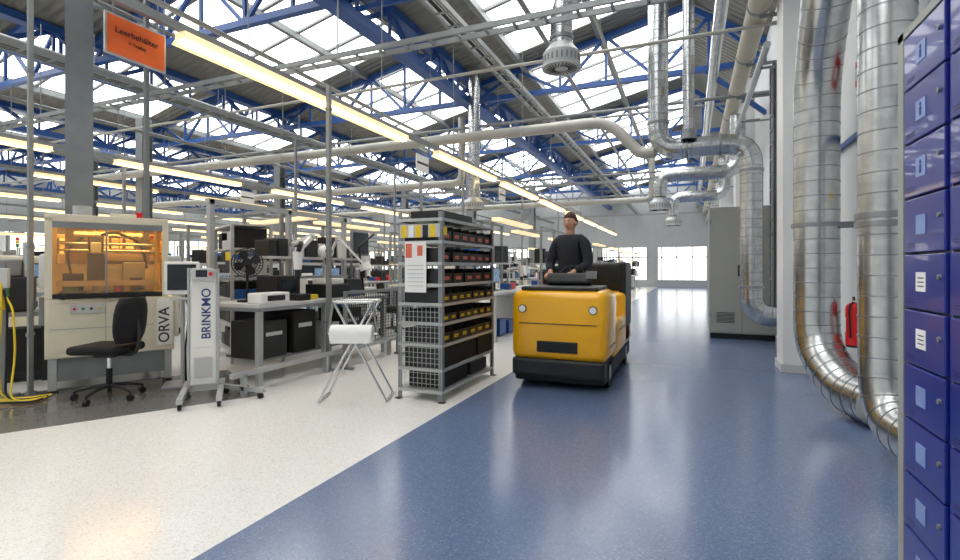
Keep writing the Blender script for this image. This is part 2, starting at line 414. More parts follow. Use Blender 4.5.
# ---------------------------------------------------------------- switch cabinet
b=B(); b.bx(.33,1.42,10.2,10.8,.1,2.42,'cab',.01); b.bx(.35,1.40,10.23,10.78,0,.1,'black')
b.bx(.34,.86,10.185,10.2,.13,2.39,'cab',.004); b.bx(.88,1.41,10.185,10.2,.13,2.39,'cab',.004)
b.bx(.80,.83,10.165,10.185,1.15,1.35,'dark'); b.bx(1.35,1.38,10.165,10.185,1.15,1.35,'dark')
for z in(.4,2.1): b.bx(.335,.36,10.17,10.19,z,z+.08,'steel')
for k in range(8): b.bx(.45,.75,10.18,10.187,.3+k*.025,.31+k*.025,'dark')
b.bx(.322,.33,10.3,10.7,.15,2.35,'cab')
b.obj('switch_cabinet')
# ---------------------------------------------------------------- lockers
b=B()
LX=.78; LH=2.22
b.bx(LX+.03,1.27,.80,2.46,.0,LH-.02,'lsteel')
b.bx(LX-.012,1.28,2.44,2.495,0,LH,'cab'); b.bx(LX-.012,1.28,.79,2.495,LH-.03,LH,'cab'); b.bx(LX,LX+.03,.79,2.465,0,.10,'cab')
for c in range(4):
    y1=2.437-c*.375; y0=y1-.345
    b.bx(LX,LX+.03,y0-.03,y0,.1,LH-.03,'bluel')
    b.bx(LX-.004,LX+.03,y0-.032,y0-.026,.1,LH-.03,'tray')
    for r in range(10):
        z0=.11+r*.208; z1=z0+.2
        b.bx(LX-.012,LX+.02,y0+.004,y1-.004,z0,z1,'bluel',.004)
        yc=y1-.16; zc=z0+.10
        lab='paper' if r in(4,5) else 'tag'
        b.bx(LX-.0145,LX-.012,yc-.04,yc+.04,zc-.035,zc+.035,lab)
        b.cyl((LX-.02,y0+.035,z0+.12),(LX-.012,y0+.035,z0+.12),.009,'steel',10)
        for q_ in range(2): b.bx(LX-.013,LX-.011,y1-.1,y1-.03,z0+.02+q_*.01,z0+.024+q_*.01,'blued')
        if r in (4,5):
            for q_ in range(3): b.bx(LX-.0155,LX-.0145,yc-.028,yc+.02,zc-.018+q_*.015,zc-.014+q_*.015,'txtg')
        elif r>6: b.bx(LX-.0155,LX-.0145,yc-.008,yc+.008,zc-.022,zc+.008,'txtb'); b.cyl((LX-.0155,yc,zc+.018),(LX-.0145,yc,zc+.018),.008,'txtb',10)
b.obj('locker')
# wall fittings
ex,ey=1.42,5.68
b=B(); b.cyl((ex,ey,.58),(ex,ey,.92),.07,'red',16); b.sph((ex,ey,.92),(.07,.07,.06),'red',16,8); b.cyl((ex,ey,.95),(ex,ey,1.0),.018,'chrome',10)
b.beam((ex,ey,1.0),(ex-.03,ey-.1,1.03),.018,.012,'dark'); b.tube(rpath([(ex,ey,.98),(ex-.06,ey-.08,.95),(ex-.05,ey-.09,.65)],.05),.009,'black',8)
b.cyl((ex,ey,.56),(ex,ey,.585),.066,'black',16); b.bx(ex-.075,ex-.072,ey-.03,ey+.03,.7,.84,'paper'); b.bx(1.48,1.5,ey-.04,ey+.04,.7,.95,'steel'); b.obj('fire_extinguisher')
b=B(); b.bx(1.42,1.5,5.5,5.66,2.98,3.22,'red',.01); b.bx(1.415,1.42,5.54,5.62,3.04,3.14,'paper'); b.obj('fire_alarm_box')
b=B(); b.bx(1.48,1.5,5.45,5.66,1.93,2.15,'paper'); b.bx(1.475,1.48,5.48,5.63,1.99,2.05,'yel'); b.obj('wall_notice')
b=B(); b.bx(1.46,1.5,2.6,7.2,2.55,2.60,'blue'); b.bx(1.46,1.5,5.02,5.05,.1,2.55,'blue'); b.obj('cable_conduit')
# ---------------------------------------------------------------- hanging signs
b=B(); b.bx(-.012,.012,-.27,.27,-.18,.18,'lsteel'); b.bx(.012,.016,-.255,.255,-.165,.165,'orange')
b.cyl((0,-.2,.18),(0,-.2,2.0),.006,'steel',6); b.cyl((0,.2,.18),(0,.2,2.0),.006,'steel',6)
sg=b.obj('hanging_sign',(-4.64,2.98,3.34))
text('Leerbehälter',.075,'txt',sg,RX,(.018,0,.045)); text('V-Trolley',.042,'txt',sg,RX,(.018,0,-.035))
b=B(); b.bx(-.01,.01,-.22,.22,-.15,.15,'white'); b.bx(.01,.012,-.2,.2,-.02,.02,'txtg'); b.cyl((0,-.15,.15),(0,-.15,.5),.005,'steel',6); b.cyl((0,.15,.15),(0,.15,.5),.005,'steel',6)
sm_=b.mesh('hanging_sign')
for l in((-4.5,8.0,3.2),(-4.5,12.2,3.2),(-11,10,3.2)): place(sm_,'hanging_sign',l)
# support posts
def post(x,y,h,w=.05,m='tray'):
    b=B(); b.bx(-w/2,w/2,-w/2,w/2,0,h,m); b.bx(-w,w,-w,w,0,.02,m)
    for k in range(int(h/.9)): b.bx(-w/2-.008,w/2+.008,-w/2-.008,w/2+.008,.6+k*.9,.63+k*.9,'steel')
    b.obj('support_post',(x,y,0))
for x,y,h in((-4.22,5.1,3.6),(-4.7,10.2,3.6),(-4.7,14.5,3.6),(-4.7,19,3.6),(-8.4,9,4.3),(-8.4,13.2,4.3),(-11.3,7,3.6),(-11.3,12,3.6),(-11.3,17,3.6),(-5.6,9.9,3.3)): post(x,y,h)
post(-6.22,2.93,5.3,.035); post(-6.33,2.99,5.3,.035); post(-7.25,4.8,5.4,.055,'steel')
# ---------------------------------------------------------------- soldering machine
A=math.atan2(.87,.49)
b=B(); W=1.14;D=.95
b.bx(0,W,.0,D,.36,.98,'cream',.012)
b.bx(.04,W-.2,-.006,.0,.42,.93,'cream',.003); b.bx(.04,W-.2,-.008,-.004,.66,.665,'steel'); b.bx(.5,.505,-.009,-.005,.42,.93,'steel')
b.bx(W-.17,W-.02,-.01,0,.42,.95,'white',.003)
b.bx(.05,W-.05,.05,D-.05,.12,.36,'steel')
for x in(.06,W-.06):
    for y in(.06,D-.06): b.bx(x-.035,x+.035,y-.035,y+.035,0,.36,'lsteel'); b.cyl((x,y,0),(x,y,.03),.05,'dark',10)
for x in(.03,W-.09):
    b.bx(x-.03,x+.03,0,.06,.98,1.82,'cream')
    b.bx(x-.03,x+.03,D-.06,D,.98,1.82,'cream')
b.bx(0,W-.06,0,D,1.78,1.86,'cream',.01)
b.bx(.06,W-.12,D-.03,D-.02,1.0,1.35,'cream'); b.bx(.06,W-.12,D-.03,D-.02,1.35,1.78,'amber')
for x in(.02,W-.085): b.bx(x-.004,x+.004,.06,D-.06,1.03,1.78,'amber')
b.bx(.06,W-.12,.0,.03,1.72,1.78,'steel'); b.bx(.06,W-.12,.0,.03,.98,1.03,'dark')
b.bx(.06,W-.12,.012,.018,1.03,1.72,'amber'); b.bx(.50,.515,.0,.02,1.03,1.72,'steel')
b.bx(.2,W-.2,.12,.18,1.745,1.775,'lampi')
# interior
b.bx(.10,W-.18,.15,.85,.98,1.03,'dark')
for y in(.22,.62): b.bx(.08,W-.14,y,y+.04,1.10,1.16,'lsteel')
b.box((.42,.35,1.30),(.16,.16,.34),'dark',.01); b.box((.42,.35,1.52),(.10,.10,.14),'steel',.01); b.cyl((.42,.30,1.13),(.42,.30,.99),.03,'lsteel',10)
b.box((.22,.5,1.14),(.18,.3,.2),'black',.01); b.box((.78,.55,1.20),(.22,.2,.34),'steel',.01); b.box((.80,.42,1.12),(.12,.1,.14),'dark',.01)
b.cyl((.08,.5,1.58),(W-.14,.5,1.58),.022,'chrome',10); b.cyl((.08,.42,1.50),(W-.14,.42,1.50),.015,'chrome',10); b.box((.42,.46,1.58),(.14,.14,.16),'dark',.01)
b.tube(rpath([(.47,.5,1.68),(.6,.4,1.72),(.85,.5,1.60),(.92,.7,1.3)],.1),.016,'black',8); b.cyl((.62,.3,1.03),(.62,.3,1.15),.035,'red',12); b.cyl((.70,.28,1.03),(.70,.28,1.12),.03,'yel',12)
b.tube(rpath([(.2,.6,1.2),(.15,.6,1.5),(.3,.55,1.65)],.1),.012,'dark',8); b.box((.58,.7,1.2),(.3,.1,.22),'lgrey',.01); b.box((.2,.3,1.07),(.12,.12,.06),'green')
# handles, gauges, feed rollers
b.beam((.12,-.03,.99),(.86,-.03,.99),.03,.03,'black')
for x in(.15,.5,.83): b.bx(x-.015,x+.015,-.04,0,.97,1.02,'dark')
b.bx(.2,.5,-.02,0,.82,.92,'lgrey',.003)
for k in range(4): b.cyl((.24+k*.07,-.03,.87),(.24+k*.07,-.02,.87),.014,['red','green','dark','yel'][k],10)
b.bx(-.05,.0,.1,.6,.7,1.0,'steel',.01); b.bx(W,W+.05,.05,.3,.5,1.0,'cream',.01)
b.cyl((.3,.5,1.86),(.3,.5,2.0),.09,'lsteel',14); b.cyl((W-.3,.7,1.86),(W-.3,.7,1.98),.04,'red',10); b.bx(.55,.8,.4,.8,1.86,1.93,'cream',.01)
mc=b.obj('soldering_machine',(-6.07,2.98,0),A)
text('ORVA',.15,'txtg',mc,RFV,(W-.10,-.013,.65))
b=B(); b.bx(-.35,1.75,-1.35,.25,0,.004,'fgrey'); b.obj('floor_mat',(-6.07,2.98,0),A)
# monitor on pole
b=B(); b.cyl((0,0,0),(0,0,1.2),.02,'lsteel',10); b.box((0,0,.02),(.36,.36,.04),'steel',.008)
b.box((0,-.05,1.19),(.33,.05,.36),'white',.012); b.box((0,-.077,1.20),(.27,.006,.28),'screen'); b.bx(-.10,.15,-.20,-.06,.96,.98,'lgrey'); b.bx(-.02,.02,-.1,0,.95,.97,'steel')
b.tube(rpath([(.02,0,1.1),(.06,.03,.8),(.02,.05,.4),(.03,.03,.05)],.1),.012,'black',6)
b.obj('monitor_stand',(-5.14,3.80,0),math.radians(48))
# ---------------------------------------------------------------- office chair
def chair_mesh():
    b=B()
    for k in range(5):
        t=2*math.pi*k/5+.3; c,s_=math.cos(t),math.sin(t)
        b.tube([(c*.03,s_*.03,.13),(c*.16,s_*.16,.12),(c*.29,s_*.29,.085)],.022,'dark',8,taper=.014)
        b.cyl((c*.29-s_*.02,s_*.29+c*.02,.03),(c*.29+s_*.02,s_*.29-c*.02,.03),.03,'black',12); b.cyl((c*.29,s_*.29,.03),(c*.29,s_*.29,.09),.012,'dark',8)
    b.cyl((0,0,.10),(0,0,.30),.028,'black',12); b.cyl((0,0,.3),(0,0,.43),.018,'chrome',12); b.box((0,0,.44),(.2,.18,.05),'dark',.01)
    b.box((0.02,0,.50),(.48,.47,.085),'fabric',.04,seg=4)
    b.tube(rpath([(-.05,0,.44),(-.27,0,.44),(-.30,0,.6),(-.27,0,.8)],.08),.02,'dark',8)
    n=9;vs=[];
    for j in range(7):
        z=.56+j*.074; zz=(j/6-.5)*2
        w=.215*(1-.30*abs(zz)**3)
        for i in range(n):
            u=i/(n-1)*2-1; y=u*w; x=-.24-.02*zz+.05*u*u
            vs.append((x,y,z))
    k=len(vs); vs+=[(x-.05,y*.97,z) for x,y,z in vs]
    fs=[]
    for j in range(6):
        for i in range(n-1):
            a=j*n+i; fs.append((a,a+1,a+n+1,a+n)); fs.append((k+a,k+a+n,k+a+n+1,k+a+1))
    for j in range(6):
        a=j*n; fs.append((a,a+n,k+a+n,k+a)); a=j*n+n-1; fs.append((a,k+a,k+a+n,a+n))
    for i in range(n-1):
        fs.append((i,k+i,k+i+1,i+1)); a=6*n+i; fs.append((a,a+1,k+a+1,k+a))
    b.add(vs,fs,'fabric',True)
    return b.mesh('office_chair')
chm=chair_mesh()
place(chm,'office_chair',(-5.33,3.16,.004),math.radians(203))
for x,y,r in((-5.4,8.4,20),(-8.7,7.7,200),(-8.7,11.2,150),(-5.5,13,30),(-11.7,9.4,90)): place(chm,'office_chair',(x,y,0),math.radians(r))
# ---------------------------------------------------------------- banner lifting stand
b=B()
b.box((0,0,.70),(.24,.10,1.16),'white',.012); b.bx(-.10,.10,-.056,-.05,.5,1.16,'white',.003)
b.bx(-.14,-.12,-.06,.06,.1,1.3,'lsteel'); b.bx(.12,.14,-.06,.06,.1,1.3,'lsteel')
b.box((.0,-.08,1.24),(.2,.10,.12),'lgrey',.01); b.bx(-.06,.04,-.135,-.13,1.21,1.28,'screen'); b.cyl((.07,-.13,1.24),(.07,-.15,1.24),.02,'red',10)
b.bx(-.08,.08,-.062,-.056,.2,.4,'lgrey',.003)
for x in(-.16,.16): b.bx(x-.025,x+.025,-.55,.30,.06,.11,'lsteel',.004)
b.bx(-.16,.16,-.03,.03,.06,.12,'lsteel')
for x in(-.16,.16):
    for y in(-.5,.26): b.cyl((x-.015,y,.032),(x+.015,y,.032),.032,'black',12); b.bx(x-.02,x+.02,y-.015,y+.015,.03,.07,'steel')
st=b.obj('lifting_trolley',(-4.56,3.60,0),math.radians(48))
text('BRINKMO',.115,'txtb',st,RFV,(.03,-.060,.84))
b=B()
for y in(3.75,5.0,6.4): b.bx(-4.2,-4.15,y-.02,y+.02,.0,.22,'lsteel')
b.bx(-4.2,-4.15,3.6,6.6,.20,.25,'lsteel'); b.bx(-4.45,-3.9,3.73,3.77,.06,.10,'lsteel'); 
for x in(-4.42,-3.95): b.cyl((x,3.735,.03),(x,3.765,.03),.03,'black',12)
b.obj('floor_rail')
# ---------------------------------------------------------------- foreground bench
b=B(); x0,x1,y0,y1=-5.15,-4.32,4.08,6.6
b.bx(x0,x1,y0,y1,.86,.90,'lgrey',.004); b.bx(x0,x1,y0,y1,.82,.86,'steel')
for x in(x0+.05,x1-.05):
    for y in(y0+.05,5.2,y1-.05): b.bx(x-.03,x+.03,y-.03,y+.03,0,.82,'lsteel')
for y in(y0+.05,5.35,y1-.05): b.bx(x0,x0+.06,y-.03,y+.03,.9,2.1,'lsteel')
b.bx(x0,x0+.35,y0+.6,y1,1.42,1.45,'lgrey'); b.bx(x0,x0+.06,y0,y1,2.04,2.1,'lsteel'); b.bx(x0,x0+.08,y0,y1,1.15,1.19,'lsteel')
b.bx(x0+.1,x1-.1,y0+.2,y1-.2,.25,.28,'steel')
for y,w,h,m in((4.35,.4,.42,'dark'),(4.85,.38,.5,'black'),(5.35,.3,.3,'lgrey'),(5.8,.4,.46,'dark'),(6.25,.3,.3,'black')): b.box((-4.6,y,.28+h/2),(.45,w,h),m,.01); b.bx(-4.373,-4.37,y-w*.3,y+w*.3,.28+h*.6,.28+h*.7,'lgrey')
b.box((-4.45,4.35,.96),(.22,.42,.12),'white',.015); b.bx(-4.342,-4.335,4.22,4.48,.93,.99,'dark')
b.box((-4.9,4.95,1.05),(.35,.4,.3),'dark',.012); b.bx(-4.727,-4.72,4.83,5.07,1.0,1.15,'screen')
b.box((-4.6,5.55,.99),(.45,.4,.18),'dark',.012); b.box((-4.6,5.55,1.12),(.3,.3,.08),'white',.012)
b.box((-4.75,6.15,1.02),(.3,.42,.24),'dark',.01); b.box((-4.5,4.85,.94),(.25,.2,.08),'black',.01); b.box((-4.5,5.1,.93),(.12,.12,.06),'yel',.005); b.box((-4.45,5.9,.94),(.14,.16,.08),'blue',.005)
b.cyl((-4.85,5.15,.9),(-4.85,5.15,1.75),.022,'chrome',10)
b.beam((-4.85,5.15,1.62),(-4.45,5.05,1.70),.05,.05,'white'); b.beam((-4.45,5.05,1.70),(-4.4,4.75,1.5),.05,.05,'white'); b.sph((-4.45,5.05,1.70),.05,'lgrey')
b.cyl((-4.4,4.75,1.5),(-4.4,4.75,1.28),.06,'white',14,r2=.045); b.cyl((-4.4,4.75,1.28),(-4.4,4.75,1.18),.035,'dark',12); b.cyl((-4.4,4.75,1.48),(-4.28,4.68,1.6),.03,'dark',10)
b.sph((-4.6,5.5,1.52),(.10,.12,.10),'white'); b.cyl((-4.6,5.5,1.16),(-4.6,5.5,1.45),.04,'lsteel',12); b.cyl((-4.6,5.5,1.58),(-4.42,5.42,1.68),.035,'dark',12); b.cyl((-4.56,5.5,1.44),(-4.5,5.46,1.30),.05,'dark',12)
b.beam((-5.0,5.9,1.2),(-4.6,5.75,1.75),.03,.03,'white'); b.beam((-4.6,5.75,1.75),(-4.3,5.95,1.35),.03,.03,'white'); b.cyl((-4.3,5.95,1.37),(-4.27,5.97,1.28),.07,'white',14,r2=.09)
b.beam((-4.4,6.1,.9),(-4.35,5.9,1.6),.02,.02,'black'); b.beam((-4.35,5.9,1.6),(-4.3,6.2,1.8),.02,.02,'black')
y=4.75
while y<6.3:
    w=random.uniform(.12,.3);h=random.uniform(.1,.34); b.box((x0+.17,y+w/2,1.45+h/2),(.25,w,h),random.choice(['dark','lgrey','black','black','white','yel','dark']),.006); y+=w+.03
b.box((-4.72,6.42,1.68),(.05,.42,.38),'steel',.012); b.box((-4.69,6.42,1.68),(.01,.36,.32),'screen'); b.bx(-4.9,-4.72,6.40,6.46,1.5,1.56,'steel'); b.cyl((-4.88,6.43,.9),(-4.88,6.43,1.56),.02,'steel',10)
b.obj('workbench')
b=B()
def wiremesh(b,p,u,v,nu,nv,r=.004,m='steel'):
    p=Vector(p);u=Vector(u);v=Vector(v)
    for i in range(nu+1): b.beam(p+u*i/nu,p+u*i/nu+v,r,r,m)
    for j in range(nv+1): b.beam(p+v*j/nv,p+v*j/nv+u,r,r,m)
wiremesh(b,(-4.08,5.25,.3),(0,1.25,0),(0,0,.68),30,16,.007,'dark')
for y in(5.25,6.5): b.bx(-4.10,-4.06,y-.02,y+.02,0,1.0,'steel')
b.bx(-4.10,-4.06,5.25,6.5,.96,1.0,'steel'); b.bx(-4.10,-4.06,5.25,6.5,.28,.31,'steel'); 
for y in(5.25,6.5): b.bx(-4.14,-3.95,y-.02,y+.02,0,.03,'steel')
b.obj('wire_mesh_screen')
# desk fan
b=B(); zc=.46
b.cyl((0,0,0),(0,0,.025),.11,'black',20); b.cyl((0,0,.025),(0,0,zc-.1),.016,'black',10); b.cyl((0,.03,zc),(0,.14,zc),.055,'black',14); b.cyl((0,0,zc-.12),(0,.07,zc-.04),.02,'black',8)
for r,yy in((.17,0),(.17,-.03),(.14,-.05),(.11,-.062),(.08,-.07),(.05,-.075),(.14,.04),(.10,.06)):
    b.tube([(math.cos(t)*r,yy,zc+math.sin(t)*r) for t in[2*math.pi*k/28 for k in range(29)]],.006 if r==.17 else .004,'black',5,cap=False)
for k in range(28):
    t=2*math.pi*k/28; c,s_=math.cos(t),math.sin(t); b.tube([(0,-.078,zc),(c*.1,-.066,zc+s_*.1),(c*.17,-.03,zc+s_*.17),(c*.17,0,zc+s_*.17),(c*.1,.06,zc+s_*.1)],.003,'black',4)
for k in range(4):
    t=math.pi/2*k+.3
    P=lambda r,a,y:(r*math.cos(t+a),y,zc+r*math.sin(t+a))
    b.add([P(.03,-.3,-.02),P(.10,-.45,-.03),P(.15,-.2,-.03),P(.155,.25,.0),P(.12,.55,.015),P(.03,.6,.015)],[(0,1,2,3,4,5)],'dark')
b.cyl((0,-.085,zc),(0,.03,zc),.035,'dark',14)
b.obj('desk_fan',(-4.82,4.38,.90),math.radians(48))
# ---------------------------------------------------------------- paper roll stand
b=B()
for y in(0,.34):
    b.tube(rpath([(-.20,y,.97),(-.18,y,.93),(.31,y,.015)],.05),.013,'chrome',8)
    b.tube(rpath([(.18,y,.97),(.14,y,.90),(-.34,y,.015)],.05),.013,'chrome',8)
for x,z in((.31,.015),(-.34,.015),(-.20,.97),(.18,.97)): b.cyl((x,-.02,z),(x,.36,z),.013,'chrome',8)
b.cyl((-.20,0,.97),(.18,0,.97),.013,'chrome',8); b.cyl((-.20,.34,.97),(.18,.34,.97),.013,'chrome',8)
b.cyl((-.22,-.10,.68),(.24,-.10,.68),.012,'chrome',8); b.cyl((-.19,-.10,.68),(.2,-.10,.68),.085,'paper',28); b.cyl((-.192,-.10,.68),(.202,-.10,.68),.03,'cream',12)
for x,xt in((-.22,-.20),(.24,.18)):
    b.beam((x,-.10,.68),(xt,-.02,.97),.018,.012,'steel')
b.add([(-.18,-.184,.68),(.19,-.184,.68),(.19,-.186,.60),(-.18,-.186,.60)],[(0,1,2,3)],'paper')
b.obj('paper_roll_stand',(-2.98,3.97,0),math.radians(22.8))
# ---------------------------------------------------------------- shelf rack
b=B(); x0,x1,y0,y1=-2.69,-2.2,4.3,5.66; H=1.85
for x in(x0,x1):
    for y in(y0,y1):
        sx=1 if x==x0 else -1; sy=1 if y==y0 else -1
        b.box((x,y+sy*.02,H/2),(.006,.045,H),'steel'); b.box((x+sx*.02,y,H/2),(.045,.006,H),'steel')
        b.bx(x-.03,x+.03,y-.03,y+.03,0,.008,'dark')
lev=[.10,.31,.55,.76,.95,1.14,1.35,1.56,1.78]
for z in lev:
    b.bx(x0,x1,y0,y1,z,z+.006,'lsteel')
    b.bx(x1,x1+.004,y0,y1,z-.022,z+.008,'lsteel'); b.bx(x0-.004,x0,y0,y1,z-.022,z+.008,'lsteel'); b.bx(x0,x1,y0-.004,y0,z-.022,z+.008,'lsteel'); b.bx(x0,x1,y1,y1+.004,z-.022,z+.008,'lsteel')
rows=[(.31,.20,3,None),(.55,.15,6,'yel'),(.76,.12,7,'yel'),(.95,.13,7,'yel'),(1.14,.15,5,'orl'),(1.35,.15,6,'orl'),(1.56,.15,6,'orl')]
for z,h,n,lab in rows:
    w=(y1-y0-.06)/n
    for k in range(n):
        ya=y0+.03+k*w+.006; yb=ya+w-.012
        X0=x0+.05; X1=x1-.01-random.uniform(0,.02)
        b.bx(X0,X1,ya,yb,z+.008,z+.014,'dark'); b.bx(X0,X1,ya,ya+.006,z+.008,z+h,'dark'); b.bx(X0,X1,yb-.006,yb,z+.008,z+h,'dark'); b.bx(X0,X0+.006,ya,yb,z+.008,z+h,'dark')
        b.bx(X1-.006,X1,ya,yb,z+.008,z+h*(.72 if lab else 1),'dark' if lab else 'black')
        if lab:
            b.bx(X1,X1+.002,ya+w*.24,yb-w*.28,z+h*.28,z+h*.50,lab); b.bx(X1+.002,X1+.003,ya+w*.30,yb-w*.34,z+h*.36,z+h*.40,'txtg')
            b.bx(X0+.02,X1-.03,ya+.01,yb-.01,z+.02,z+h*.5,random.choice(['black','steel','dark','dark']))
b.bx(x0+.06,x1-.05,y0+.1,y0+.7,.108,.26,'black',.01); b.bx(x0+.06,x1-.05,y0+.8,y1-.1,.108,.24,'dark',.01); b.bx(x0+.05,x1-.08,y0+.15,y0+.9,1.787,1.88,'dark',.006)
wiremesh(b,(x0+.03,y0-.006,.12),(x1-x0-.06,0,0),(0,0,.80),9,16,.004,'lsteel')
b.bx(x0+.02,x1-.02,y0-.012,y0-.006,.93,.95,'lsteel')
wiremesh(b,(x0,y0,.12),(0,y1-y0,0),(0,0,1.6),26,30,.004,'lsteel')
b.bx(x0+.08,x0+.32,y0-.012,y0-.009,1.06,1.56,'paper'); b.bx(x0+.09,x0+.16,y0-.0135,y0-.012,1.40,1.54,'orl'); b.bx(x0+.22,x0+.28,y0-.0135,y0-.012,1.42,1.52,'orl')
for k in range(6): b.bx(x0+.11,x0+.29,y0-.0135,y0-.012,1.12+k*.04,1.128+k*.04,'lgrey')
b.bx(x0+.02,x1-.02,y0-.010,y0-.007,1.60,1.73,'lgrey'); 
for k in range(5): b.bx(x0+.04+k*.08,x0+.10+k*.08,y0-.013,y0-.010,1.60,1.72,['yel','paper','yel','dark','yel'][k])
b.bx(x1+.004,x1+.006,y0+.02,y0+.09,1.62,1.70,'yel')
b.obj('storage_rack')
# ---------------------------------------------------------------- electric tow truck
b=B(); xa,xb=-.54,.50; xc=(xa+xb)/2
def Y(v): return v-5.2
b.bx(xa+.03,xb-.03,Y(5.25),Y(7.55),.07,.32,'black',.03)
b.bx(xa,xb,Y(5.2),Y(5.98),.30,1.06,'yellow',.10,4)
b.bx(xa+.02,xb-.02,Y(5.18),Y(5.3),.14,.33,'dark',.03)
b.bx(xa,xa+.14,Y(5.8),Y(7.3),.28,.70,'yellow',.05,3); b.bx(xb-.14,xb,Y(5.8),Y(7.3),.28,.70,'yellow',.05,3)
b.bx(xa,xb,Y(6.75),Y(7.5),.28,.98,'yellow',.06,3)
b.bx(xa+.08,xb-.08,Y(7.28),Y(7.46),.9,1.38,'dark',.05,3)
b.bx(xb-.09,xb+.004,Y(6.80),Y(7.45),.50,1.38,'dark',.03); b.bx(xa-.004,xa+.09,Y(6.80),Y(7.45),.50,1.34,'dark',.03)
b.bx(xa+.1,xb-.1,Y(6.0),Y(6.75),.2,.24,'black')
b.bx(xa+.10,xb-.10,Y(5.26),Y(5.9),1.05,1.10,'dark',.02)
b.box((xc,Y(5.80),1.15),(.5,.2,.14),'dark',.03,R=Matrix.Rotation(-.4,3,'X'))
b.box((xc+.27,Y(5.72),1.22),(.12,.02,.09),'screen',R=Matrix.Rotation(-.3,3,'X'))
b.cyl((xc,Y(5.8),1.1),(xc,Y(5.92),1.18),.025,'dark',10)
R_=[(xc+math.cos(t)*.15,Y(5.95)+math.sin(t)*.06,1.20+math.sin(t)*.12) for t in[2*math.pi*k/20 for k in range(21)]]
b.tube(R_,.014,'black',8,cap=False)
for k in range(3):
    p=R_[int(k*20/3)]; b.beam((xc,Y(5.94),1.19),p,.015,.015,'dark')
for x in(xa+.14,xb-.14):
    b.cyl((x,Y(5.188),.86),(x,Y(5.21),.86),.045,'dark',18); b.cyl((x,Y(5.184),.86),(x,Y(5.19),.86),.036,'paper',18)
b.bx(xa+.3,xb-.3,Y(5.19),Y(5.203),.40,.52,'dark',.006); 
for k in range(4): b.bx(xa+.32,xb-.32,Y(5.184),Y(5.192),.415+k*.026,.427+k*.026,'black')
b.bx(xa+.10,xb-.10,Y(5.194),Y(5.202),.70,.708,'dark')
b.bx(xb-.005,xb+.003,Y(5.4),Y(5.8),.45,.47,'dark'); b.bx(xb-.005,xb+.003,Y(6.2),Y(6.7),.55,.57,'dark')
for x in(xa+.10,xb-.10):
    for y in(5.62,7.1): b.cyl((x-.07,Y(y),.16),(x+.07,Y(y),.16),.16,'black',20); b.cyl((x-.073,Y(y),.16),(x+.073,Y(y),.16),.08,'lsteel',14)
b.bx(xc-.12,xc+.12,Y(7.5),Y(7.68),.18,.36,'dark',.01); b.cyl((xc,Y(7.62),.36),(xc,Y(7.62),.44),.02,'steel',10)
b.obj('electric_tow_truck',(-1.28,5.2,0))
# ---------------------------------------------------------------- driver
def skinobj(name,pts,edges,rad,mt,parent,root=0,sub=2):
    me=bpy.data.meshes.new(name); me.from_pydata(pts,edges,[]); me.materials.append(M[mt])
    o=bpy.data.objects.new(name,me); scene.collection.objects.link(o); o.parent=parent
    sk=o.modifiers.new('Skin','SKIN'); sk.use_smooth_shade=True
    if not me.skin_vertices: 
        bm=bmesh.new(); bm.from_mesh(me); bm.verts.layers.skin.verify(); bm.to_mesh(me); bm.free()
    for i,v in enumerate(me.skin_vertices[0].data):
        r=rad[i]; v.radius=r if isinstance(r,tuple) else (r,r); v.use_root=(i==root)
    s_=o.modifiers.new('Sub','SUBSURF'); s_.levels=sub; s_.render_levels=sub
    return o
dv=bpy.data.objects.new('truck_driver',None); scene.collection.objects.link(dv); dv.location=(-1.38,6.22,.24); dv.rotation_euler=(0,0,math.radians(-14))
skinobj('jacket',[(0,0,.90),(0,0,1.06),(0,-.01,1.24),(0,0,1.38),(0,.0,1.47),(-.13,.0,1.40),(-.20,0,1.36),(-.27,-.05,1.10),(-.16,-.22,1.02),(.13,.0,1.40),(.20,0,1.36),(.27,-.05,1.10),(.16,-.22,1.02)],
 [(0,1),(1,2),(2,3),(3,4),(3,5),(5,6),(6,7),(7,8),(3,9),(9,10),(10,11),(11,12)],
 [(.18,.13),(.165,.12),(.19,.13),(.16,.11),(.065,.065),(.10,.09),.082,.066,.05,(.10,.09),.082,.066,.05],'jacket',dv,0)
skinobj('trousers',[(0,0,.94),(0,0,.86),(-.09,0,.80),(-.11,-.02,.46),(-.11,.02,.08),(.09,0,.80),(.11,-.02,.46),(.11,.02,.08)],
 [(0,1),(1,2),(2,3),(3,4),(1,5),(5,6),(6,7)],[(.16,.115),(.15,.11),.092,.065,.05,.092,.065,.05],'trouser',dv,0)
b=B()
for s_ in(-1,1):
    b.box((s_*.11,-.05,.05),(.095,.27,.09),'black',.035,seg=4)
b.obj('shoes',parent=dv)
b=B(); b.cyl((0,.0,1.42),(0,-.01,1.56),.056,'skin',14)
def hd(u,p):
    p=p.copy()
    if u.z<0: p.x*=1+.28*u.z; p.y*=1+.10*u.z
    if u.y<0 and u.z<.2: p.y*=.97
    if u.y>0 and u.z>-.2: p.y*=1.08
    return p
hc=Vector((0,-.015,1.62))
b.sph(hc,(.077,.094,.118),'skin',20,16,hd)
for s_ in(-1,1):
    b.sph(hc+Vector((s_*.030,-.083,.008)),(.014,.009,.009),'eye',10,6); b.sph(hc+Vector((s_*.030,-.091,.008)),(.006,.004,.006),'dark',8,6)
    b.box(hc+Vector((s_*.030,-.089,.028)),(.032,.008,.006),'hair',.002)
    b.sph(hc+Vector((s_*.078,.005,-.005)),(.012,.022,.032),'skin',10,8)
b.sph(hc+Vector((0,-.094,-.018)),(.012,.020,.013),'skin',10,8); b.beam(hc+Vector((0,-.088,.02)),hc+Vector((0,-.104,-.012)),.014,.012,'skin')
b.sph(hc+Vector((0,-.084,-.052)),(.024,.010,.007),'lip',10,6)
